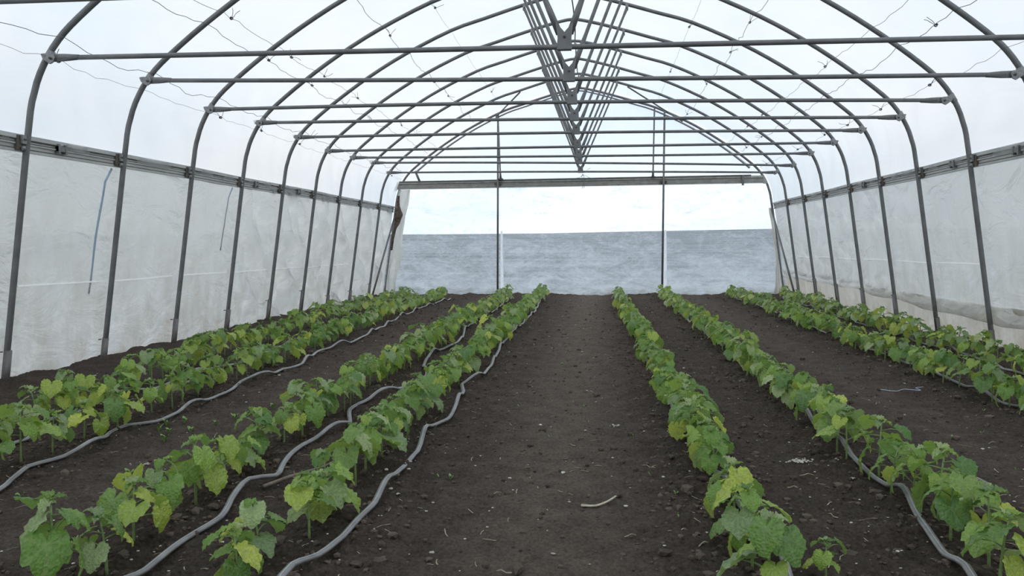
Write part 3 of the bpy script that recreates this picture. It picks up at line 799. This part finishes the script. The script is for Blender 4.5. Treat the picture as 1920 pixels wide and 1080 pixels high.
# spots: fixed near ones first, then regular spacing
rnd = random.Random(3)
start = [4.55, 4.0, 2.62, 2.72, 2.80, 2.95, 5.9, 7.4]
endy = [19.3, 19.0, 19.1, 19.15, 19.2, 19.25, 19.3, 19.35]
rowname = ['outermost left row', 'second row from left wall', 'third row from left wall', 'row left of the path', 'row right of the path', 'second row right of path', 'second row from right wall', 'outermost right row']
drift = [(-0.02, 0), (-0.1, 0), (-0.05, 0), (0.0, 0), (-0.06, 0), (0.05, 0), (0.0, 0), (0.2, 0)]
spots = []
for r in range(8):
    y = start[r]; k = 0
    while y < endy[r]:
        k += 1; u = (y-3)/16
        x = ROWX[r]+drift[r][0]*u*2+rnd.uniform(-.055, .055)
        if r == 0: x = float(np.interp(y, [4.5, 6, 9, 14, 19], [-3.84, -3.95, -4.27, -4.55, -4.55]))+rnd.uniform(-.05, .05)
        if r == 1: x = float(np.interp(y, [4.5, 9, 14, 19], [-3.28, -3.42, -3.62, -3.62]))+rnd.uniform(-.05, .05)
        spots.append([r, k, x, y, rnd.randrange(NPROTO), rnd.uniform(0, 6.28), rnd.uniform(0.88, 1.14)])
        y += (0.255 if y < 12 else 0.30)*rnd.uniform(0.82, 1.18)
spots.sort(key=lambda s: math.hypot(s[2], s[3]))
near = spots[:300]; far = spots[300:]
for r, k, x, y, pi, rot, sc in near:
    me, lv, H, yel = PROTO[pi]; z = gzf(x, y)
    look = 'bushy' if sc*H > 0.205 else 'small' if sc*H < 0.165 else 'leafy'
    col = 'yellow-leaved' if yel else 'green-leaved'
    t = thing('cucumber_plant', (x, y, z), '%s cucumber seedling, %s, %s from the front, %s' % (look, col, ORD(k), rowname[r]), 'plant', 'cucumber seedlings in rows')
    t.rotation_euler = (0, 0, rot); t.scale = (sc, sc, sc)
    s = bpy.data.objects.new('stem', me); COL.objects.link(s); s.parent = t
    for M4, lm in lv:
        l = bpy.data.objects.new('leaf', lm); COL.objects.link(l); l.parent = t; l.matrix_local = M4
# the most distant plants, joined
lowleaf = {}
acc = {m: ([], []) for m in ('leafA', 'leafB', 'leafC', 'leafD', 'stem')}
for r, k, x, y, pi, rot, sc in far:
    me, lv, H, yel = PROTO[pi]; z = gzf(x, y)
    T = Matrix.Translation((x, y, z)) @ Matrix.Rotation(rot, 4, 'Z') @ Matrix.Scale(sc, 4)
    for src, M4 in [(me, Matrix.Identity(4))]+[(lm, M4) for M4, lm in lv]:
        key = src.materials[0].name; key = {'leaf_green': 'leafA', 'leaf_deep_green': 'leafB', 'leaf_yellow_green': 'leafC', 'leaf_pale_green': 'leafD', 'plant_stem': 'stem'}[key]
        V, F = acc[key]; k0 = len(V); TT = T @ M4
        V += [TT @ v.co for v in src.vertices]; F += [tuple(i+k0 for i in p.vertices) for p in src.polygons]
allV = []; allF = []; mi_ = []; mats = ['leafA', 'leafB', 'leafC', 'leafD', 'stem']
for i, m in enumerate(mats):
    V, F = acc[m]; k0 = len(allV); allV += V; allF += [tuple(j+k0 for j in f) for f in F]; mi_ += [i]*len(F)
if allV:
    o = mesh_obj('cucumber_plants', allV, allF, MAT[mats[0]])
    for m in mats[1:]: o.data.materials.append(MAT[m])
    o.data.polygons.foreach_set('material_index', mi_)
    ca = o.data.color_attributes.new('vein', 'FLOAT_COLOR', 'POINT')
    tag(o, 'far cucumber plants filling the row ends by the back wall', 'plants', kind='stuff')

# ------------------------------------------------------------------ drip hoses
H1 = [(-1.13, 2.5), (-1.11, 2.86), (-1.07, 3.24), (-1.05, 3.67), (-1.07, 4.27), (-1.08, 4.72), (-1.12, 5.30), (-1.05, 5.60), (-1.06, 5.95), (-1.11, 6.6), (-1.19, 7.05), (-1.08, 7.45), (-1.09, 8.45), (-1.14, 9.31), (-1.19, 10.99), (-1.15, 13.39), (-1.14, 15.02), (-1.25, 18.45)]
H2 = [(-1.73, 2.45), (-1.73, 2.8), (-1.74, 3.17), (-1.71, 3.44), (-1.76, 3.66), (-1.77, 3.88), (-1.69, 4.02), (-1.76, 4.32), (-1.79, 4.67), (-1.74, 5.25), (-1.72, 5.42), (-1.86, 5.88), (-1.79, 6.27), (-1.71, 6.55), (-1.66, 7.03), (-1.62, 7.53), (-1.76, 8.03), (-1.85, 8.6), (-1.85, 9.51), (-1.76, 10.33), (-1.92, 11.65), (-1.95, 13.35), (-1.91, 15.23), (-2.01, 19.0)]
H3 = [(-3.01, 3.4), (-3.07, 3.79), (-3.18, 4.13), (-3.12, 4.36), (-3.1, 4.52), (-3.14, 4.74), (-3.24, 5.0), (-3.24, 5.2), (-3.10, 5.32), (-3.09, 5.59), (-3.12, 6.05), (-3.11, 6.52), (-3.2, 6.90), (-3.09, 7.25), (-3.17, 7.8), (-3.12, 8.2), (-3.26, 9.17), (-3.18, 9.95), (-3.17, 10.87), (-3.33, 12.8), (-3.48, 15.82), (-3.37, 18.38)]
H4 = [(-3.80, 4.3), (-3.75, 4.62), (-3.69, 4.8), (-3.78, 4.99), (-3.76, 5.19), (-3.80, 5.45), (-3.95, 5.80), (-4.02, 6.05), (-3.90, 6.25), (-3.84, 6.51), (-3.86, 6.9), (-3.88, 7.53), (-3.84, 8.46), (-3.90, 10.4), (-4.1, 13), (-4.2, 16), (-4.2, 19)]
H5 = [(0.71, 2.5), (0.71, 3.0), (0.73, 3.31), (0.70, 3.7), (0.64, 4.3), (0.62, 5.2), (0.56, 6.4), (0.60, 7.6), (0.52, 9), (0.58, 11), (0.50, 14), (0.56, 19)]
H6 = [(1.30, 2.6), (1.38, 3.3), (1.42, 3.60), (1.48, 4.02), (1.46, 4.5), (1.47, 5.11), (1.50, 5.6), (1.51, 6.06), (1.57, 6.6), (1.58, 7.0), (1.50, 8), (1.55, 10), (1.50, 13), (1.58, 19)]
H7 = [(3.34, 5.5), (3.27, 6.1), (3.22, 6.42), (3.17, 6.8), (3.15, 7.16), (3.20, 8.2), (3.22, 9.2), (3.24, 10.26), (3.2, 12), (3.26, 15), (3.2, 19)]
H8 = [(3.94, 7.0), (3.97, 7.86), (3.95, 8.3), (3.99, 8.7), (4.08, 9.3), (4.10, 10.1), (4.05, 11), (4.15, 13), (4.2, 16), (4.25, 19)]
hl = ['grey flat drip hose beside the row left of the central path', 'grey drip hose winding along the third row from the left', 'grey drip hose along the second row from the left wall', 'grey drip hose half hidden in the outermost left row',
      'grey drip hose under the row right of the central path', 'grey drip hose through the second row right of the path', 'grey drip hose along the second row from the right wall', 'grey drip hose in the outermost right row']
def catmull(P, step):
    out_ = []
    for i in range(len(P)-1):
        p0 = Vector(P[max(0, i-1)]); p1 = Vector(P[i]); p2 = Vector(P[i+1]); p3 = Vector(P[min(len(P)-1, i+2)])
        n = max(2, int((p2-p1).length/step))
        for k in range(n):
            t = k/n; a = (p1-p0)*0.5 if i else (p2-p1)*.5
            m1 = (p2-p0)*0.35; m2 = (p3-p1)*0.35
            h = 2*t**3-3*t*t+1; out_.append(p1*h+m1*(t**3-2*t*t+t)+p2*(-2*t**3+3*t*t)+m2*(t**3-t*t))
    out_.append(Vector(P[-1])); return out_
for k, (P, lab) in enumerate(zip((H1, H2, H3, H4, H5, H6, H7, H8), hl)):
    P2 = catmull(P, 0.07); rr = random.Random(40+k)
    pts = []; xs_ = np.array([p.x for p in P2]); ys_ = np.array([p.y for p in P2]); zz = gz(xs_, ys_)
    zz = np.convolve(np.pad(zz, 3, mode='edge'), np.ones(7)/7, 'valid')
    L = 0
    for i, p in enumerate(P2):
        if i: L += (P2[i]-P2[i-1]).length
        hump = 0.045*max(0, math.sin(L*2*math.pi/(1.15+0.2*math.sin(k))+k))**2
        pts.append((p.x, p.y, float(zz[i])+0.022+hump))
    t = thing('drip_hose', (pts[0][0], pts[0][1], 0), lab, 'hose', 'drip hoses along the rows')
    off = Vector((pts[0][0], pts[0][1], 0)); pl = [Vector(q)-off for q in pts]
    MB().tube(pl, 0.0165, 12, 0.62).build('hose_body', 'hose', t)
    MB().tube([q+Vector((0, 0, 0.0100)) for q in pl], 0.0036, 6, 0.7).build('hose_ridge', 'hoserib', t)
# raised hose end showing beside the second row right of the path
q = [Vector((1.72, 4.22, .03)), Vector((1.80, 4.24, .075)), Vector((1.90, 4.25, .085)), Vector((1.98, 4.24, .05)), Vector((2.0, 4.24, .03))]
o = MB().tube(catmull(q, .02), 0.014, 10, 0.6).build('hose_offcut', 'hose'); tag(o, 'short looped hose end poking out right of the second row', 'hose')

# ------------------------------------------------------------------ bits on the soil
rnd = random.Random(21)
# clods (countless)
ico = bmesh.new(); bmesh.ops.create_icosphere(ico, subdivisions=1, radius=1); icoV = [v.co.copy() for v in ico.verts]; icoF = [tuple(v.index for v in f.verts) for f in ico.faces]; ico.free()
def scatter(n, gen, name, mat, label, cat):
    V = []; F = []
    for _ in range(n):
        v, f = gen(); k0 = len(V); V += v; F += [tuple(i+k0 for i in q) for q in f]
    o = mesh_obj(name, V, F, MAT[mat], None, False); tag(o, label, cat, kind='stuff'); return o
cl_pos = []
def rand_xy(rowbias=False):
    y = 2.4*(19.8/2.4)**(rnd.random()**0.85)
    x = rnd.uniform(-5.1, 4.4)
    if rowbias: x = rnd.choice(ROWX)+rnd.gauss(0, 0.2)
    x = max(-5.2, min(4.4, x)); return x, y
pre = [rand_xy(rnd.random() < 0.72) for _ in range(15000)]
pz = gz(np.array([p[0] for p in pre]), np.array([p[1] for p in pre]))
it = iter(range(15000))
def g_clod():
    i = next(it); x, y = pre[i]; r = min(0.030, 0.0062*math.exp(abs(rnd.gauss(0, 0.62))))
    c = Vector((x, y, float(pz[i])+r*0.25)); s = [rnd.uniform(.7, 1.3) for _ in range(3)]
    return [c+Vector((v.x*s[0], v.y*s[1], v.z*s[2]*0.75))*r*rnd.uniform(.8, 1.2) for v in icoV], icoF
scatter(15000, g_clod, 'soil_crumbs', 'clod', 'dark loose soil crumbs scattered over the beds', 'soil')
pre2 = [rand_xy(rnd.random() < 0.3) for _ in range(3400)]
pz2 = gz(np.array([p[0] for p in pre2]), np.array([p[1] for p in pre2])); it2 = iter(range(3400))
def g_straw():
    i = next(it2); x, y = pre2[i]; L = rnd.uniform(0.01, 0.05) if rnd.random() < .85 else rnd.uniform(.05, .10)
    a = rnd.uniform(0, 3.14); c = Vector((x, y, float(pz2[i])+0.006)); d = Vector((math.cos(a), math.sin(a), rnd.uniform(-.15, .25)))*L/2
    s = Vector((-math.sin(a), math.cos(a), 0))*rnd.uniform(.0012, .003); b = Vector((math.cos(a+1), math.sin(a+1), 0))*L*0.1; u = Vector((0, 0, .002))
    return [c-d-s, c-d+s, c+b+s+u, c+b-s+u, c+d+s, c+d-s], [(0, 1, 2, 3), (3, 2, 4, 5)]
scatter(1900, g_straw, 'straw_litter', 'straw', 'pale straw and root fragments scattered over the soil', 'litter')
def g_chip():
    i = next(it2); x, y = pre2[i]; r = min(.012, 0.0035*math.exp(abs(rnd.gauss(0, .5)))); c = Vector((x, y, float(pz2[i])+r*0.4))
    return [c+Vector((v.x*r*1.3, v.y*r, v.z*r*0.6))*rnd.uniform(.7, 1.2) for v in icoV], icoF
scatter(1500, g_chip, 'pale_pebbles', 'chip', 'tiny whitish pebbles and chips scattered over the soil', 'pebbles')

# single pieces that can be picked out
def polyline_obj(name, pts, r, mat, lab, cat, flat=1.0, taper=True):
    P = catmull(pts, 0.02); n = len(P); rr = [r*(1-0.45*i/n) if taper else r for i in range(n)]
    o = MB().tube(P, rr, 7, flat).build(name, mat); tag(o, lab, cat); return o
g = gzf
polyline_obj('stick', [(-0.07, 3.83, g(-.07, 3.83)+.012), (0.0, 3.85, g(0, 3.85)+.013), (0.06, 3.88, g(.06, 3.88)+.016), (0.10, 3.93, g(.1, 3.93)+.02)], 0.010, 'stick', 'pale short stick lying on the central path', 'stick', 0.6)
polyline_obj('root', [(-1.70, 3.90, .04), (-1.60, 4.02, .06), (-1.48, 4.18, .07), (-1.40, 4.36, .09), (-1.36, 4.45, .10)], 0.010, 'bark', 'brown dry root lying between the two left inner rows', 'root')
polyline_obj('root', [(-1.62, 4.05, .055), (-1.55, 4.0, .05), (-1.47, 3.98, .035)], 0.007, 'bark', 'short side root beside the long brown root', 'root')
def clump(name, x, y, n, sp, r, mat, lab, cat):
    t = thing(name, (x, y, g(x, y)), lab, cat)
    V = []; F = []
    for _ in range(n):
        c = Vector((rnd.gauss(0, sp), rnd.gauss(0, sp*0.5), rnd.uniform(.003, .015))); k0 = len(V); rr = r*rnd.uniform(.5, 1.2)
        V += [c+Vector((v.x, v.y, v.z*.6))*rr*rnd.uniform(.7, 1.3) for v in icoV]; F += [tuple(i+k0 for i in f) for f in icoF]
    o = mesh_obj('flakes', V, F, MAT[mat], t, False); o['kind'] = 'stuff'
clump('perlite_clump', 1.16, 4.70, 55, 0.04, 0.008, 'chip', 'white crumbly patch on soil between the two right inner rows', 'clump')
clump('perlite_clump', 0.13, 5.55, 14, 0.018, 0.008, 'chip', 'small white crumb cluster on the far middle of the path', 'clump')
clump('perlite_clump', -2.62, 4.35, 10, 0.02, 0.008, 'chip', 'white flakes on soil between left outer and inner rows', 'clump')
clump('perlite_clump', -2.45, 3.25, 10, 0.03, 0.009, 'chip', 'pale flakes on the soil at bottom left', 'clump')
polyline_obj('string', [(2.38, 6.95, .05), (2.48, 6.88, .05), (2.58, 6.98, .05), (2.68, 6.90, .055), (2.70, 7.05, .05), (2.78, 7.10, .05)], 0.003, 'blue', 'thin blue string on the soil between the right row pairs', 'string', taper=False)
spx = [(-0.35, 3.0), (-0.62, 3.05), (-0.5, 3.95), (0.45, 3.35), (-0.15, 5.0), (0.15, 3.45), (-0.72, 4.6), (0.3, 4.55), (1.1, 3.8), (1.0, 4.15), (1.12, 4.35), (2.5, 5.3), (-2.4, 3.6), (-2.55, 5.9), (2.2, 6.5)]
cols = ['on the path near the picture bottom', 'left of the path near the picture bottom', 'mid path, left part', 'right edge of the path in front', 'further up the path middle', 'right of the pale stick', 'beside the hose, left of the path', 'right edge of the path, halfway',
        'between right inner rows, nearest', 'between right inner rows, second', 'between right inner rows, third', 'on the right open strip', 'on the left open strip, nearest', 'on the left open strip, farther', 'far on the right open strip']
for (x, y), w in zip(spx, cols):
    a = rnd.uniform(0, 3); L = rnd.uniform(.022, .042); d = Vector((math.cos(a), math.sin(a), 0))*L; z = g(x, y)+.008; b = Vector((-d.y, d.x, 0))*.25
    c = Vector((x, y, z)); o = polyline_obj('straw_piece', [tuple(c-d), tuple(c-d*.3+b), tuple(c+d*.3+b*.6+Vector((0, 0, .008))), tuple(c+d)], .0032, 'straw', 'pale twisted dry stalk '+w, 'stalk'); o['group'] = 'dry stalks on the soil'

# weeds: small two or three leaved sprouts
def sprout(x, y, h, n, lab, mat='weed', grass=False):
    t = thing('weed_sprout', (x, y, g(x, y)-0.004), lab, 'weed', 'small weeds on the soil')
    for i in range(n):
        a = i*2.4+rnd.uniform(-.5, .5); d = Vector((math.cos(a), math.sin(a), 0)); L = h*rnd.uniform(.7, 1.1); w = L*(0.07 if grass else 0.2)
        s = Vector((-d.y, d.x, 0)); V = []
        for k in range(5):
            u = k/4; c = d*L*(0.5 if not grass else .35)*u+Vector((0, 0, L*math.sin(u*1.7)*0.8)); ww = w*math.sin(math.pi*min(.98, u+0.08))
            V += [c-s*ww+Vector((0, 0, .15*ww)), c, c+s*ww+Vector((0, 0, .15*ww))]
        F = []
        for k in range(4):
            for q in (0, 1): F.append((k*3+q, k*3+q+1, k*3+q+4, k*3+q+3))
        mesh_obj('leaf', V, F, MAT[mat], t)
wp = [(-2.85, 5.05, 'left'), (-2.78, 5.2, 'left'), (-2.95, 5.1, 'left'), (-2.9, 5.35, 'left'), (-2.72, 5.45, 'left'), (-2.98, 5.25, 'left'), (-2.65, 5.6, 'left'), (-2.8, 4.9, 'left'), (-2.55, 4.1, 'left'), (-2.6, 5.75, 'left'), (-2.5, 5.95, 'left'), (-2.9, 3.7, 'left'),
      (-0.85, 4.25, 'path'), (-0.78, 4.22, 'path'), (0.25, 5.3, 'path'), (0.05, 5.4, 'path'), (0.3, 4.4, 'path'), (0.4, 4.0, 'path'), (0.38, 3.65, 'path'), (-0.3, 5.2, 'path'), (-0.6, 6.2, 'path'), (-0.1, 6.3, 'path'), (-0.35, 8.4, 'path'), (0.1, 13.5, 'path'),
      (2.55, 5.55, 'right'), (2.3, 5.4, 'right'), (2.35, 4.7, 'right'), (2.9, 5.6, 'right'), (2.4, 8.2, 'right'), (2.2, 4.2, 'right'), (2.95, 6.4, 'right')]
cnt = {'left': 0, 'path': 0, 'right': 0}
nm = {'left': 'left open strip', 'path': 'central path', 'right': 'right open strip'}
tot = {k: sorted([(b, a) for a, b, c in wp if c == k]) for k in nm}
for x, y, c in wp:
    k = tot[c].index((y, x))+1
    sprout(x, y, rnd.uniform(.035, .07) if c == 'left' else rnd.uniform(.02, .04), rnd.choice((2, 3, 4)) if c != 'left' else 5, 'tiny green weed sprout, %s from camera, %s' % (ORD(k), nm[c]))
# grass tufts by the left wall
for k, (x, y) in enumerate(((-5.2, 11.5), (-5.18, 11.9), (-5.22, 12.4))):
    sprout(x, y, 0.16, 14, 'tuft of thin grass at the foot of the left wall, %s from camera' % WORD(k+1), 'weed', True)
sprout(4.52, 9.6, 0.10, 4, 'pale weed at the foot of the right wall')
# young seedling standing alone between the two inner right rows
me, lv, H, yel = PROTO[4]
t = thing('cucumber_plant', (0.86, 3.05, g(0.86, 3.05)), 'small lone cucumber seedling between the two rows right of the path', 'plant', 'cucumber seedlings in rows'); t.scale = (.7, .7, .6)
s = bpy.data.objects.new('stem', me); COL.objects.link(s); s.parent = t
for M4, lm in lv:
    l = bpy.data.objects.new('leaf', lm); COL.objects.link(l); l.parent = t; l.matrix_local = M4
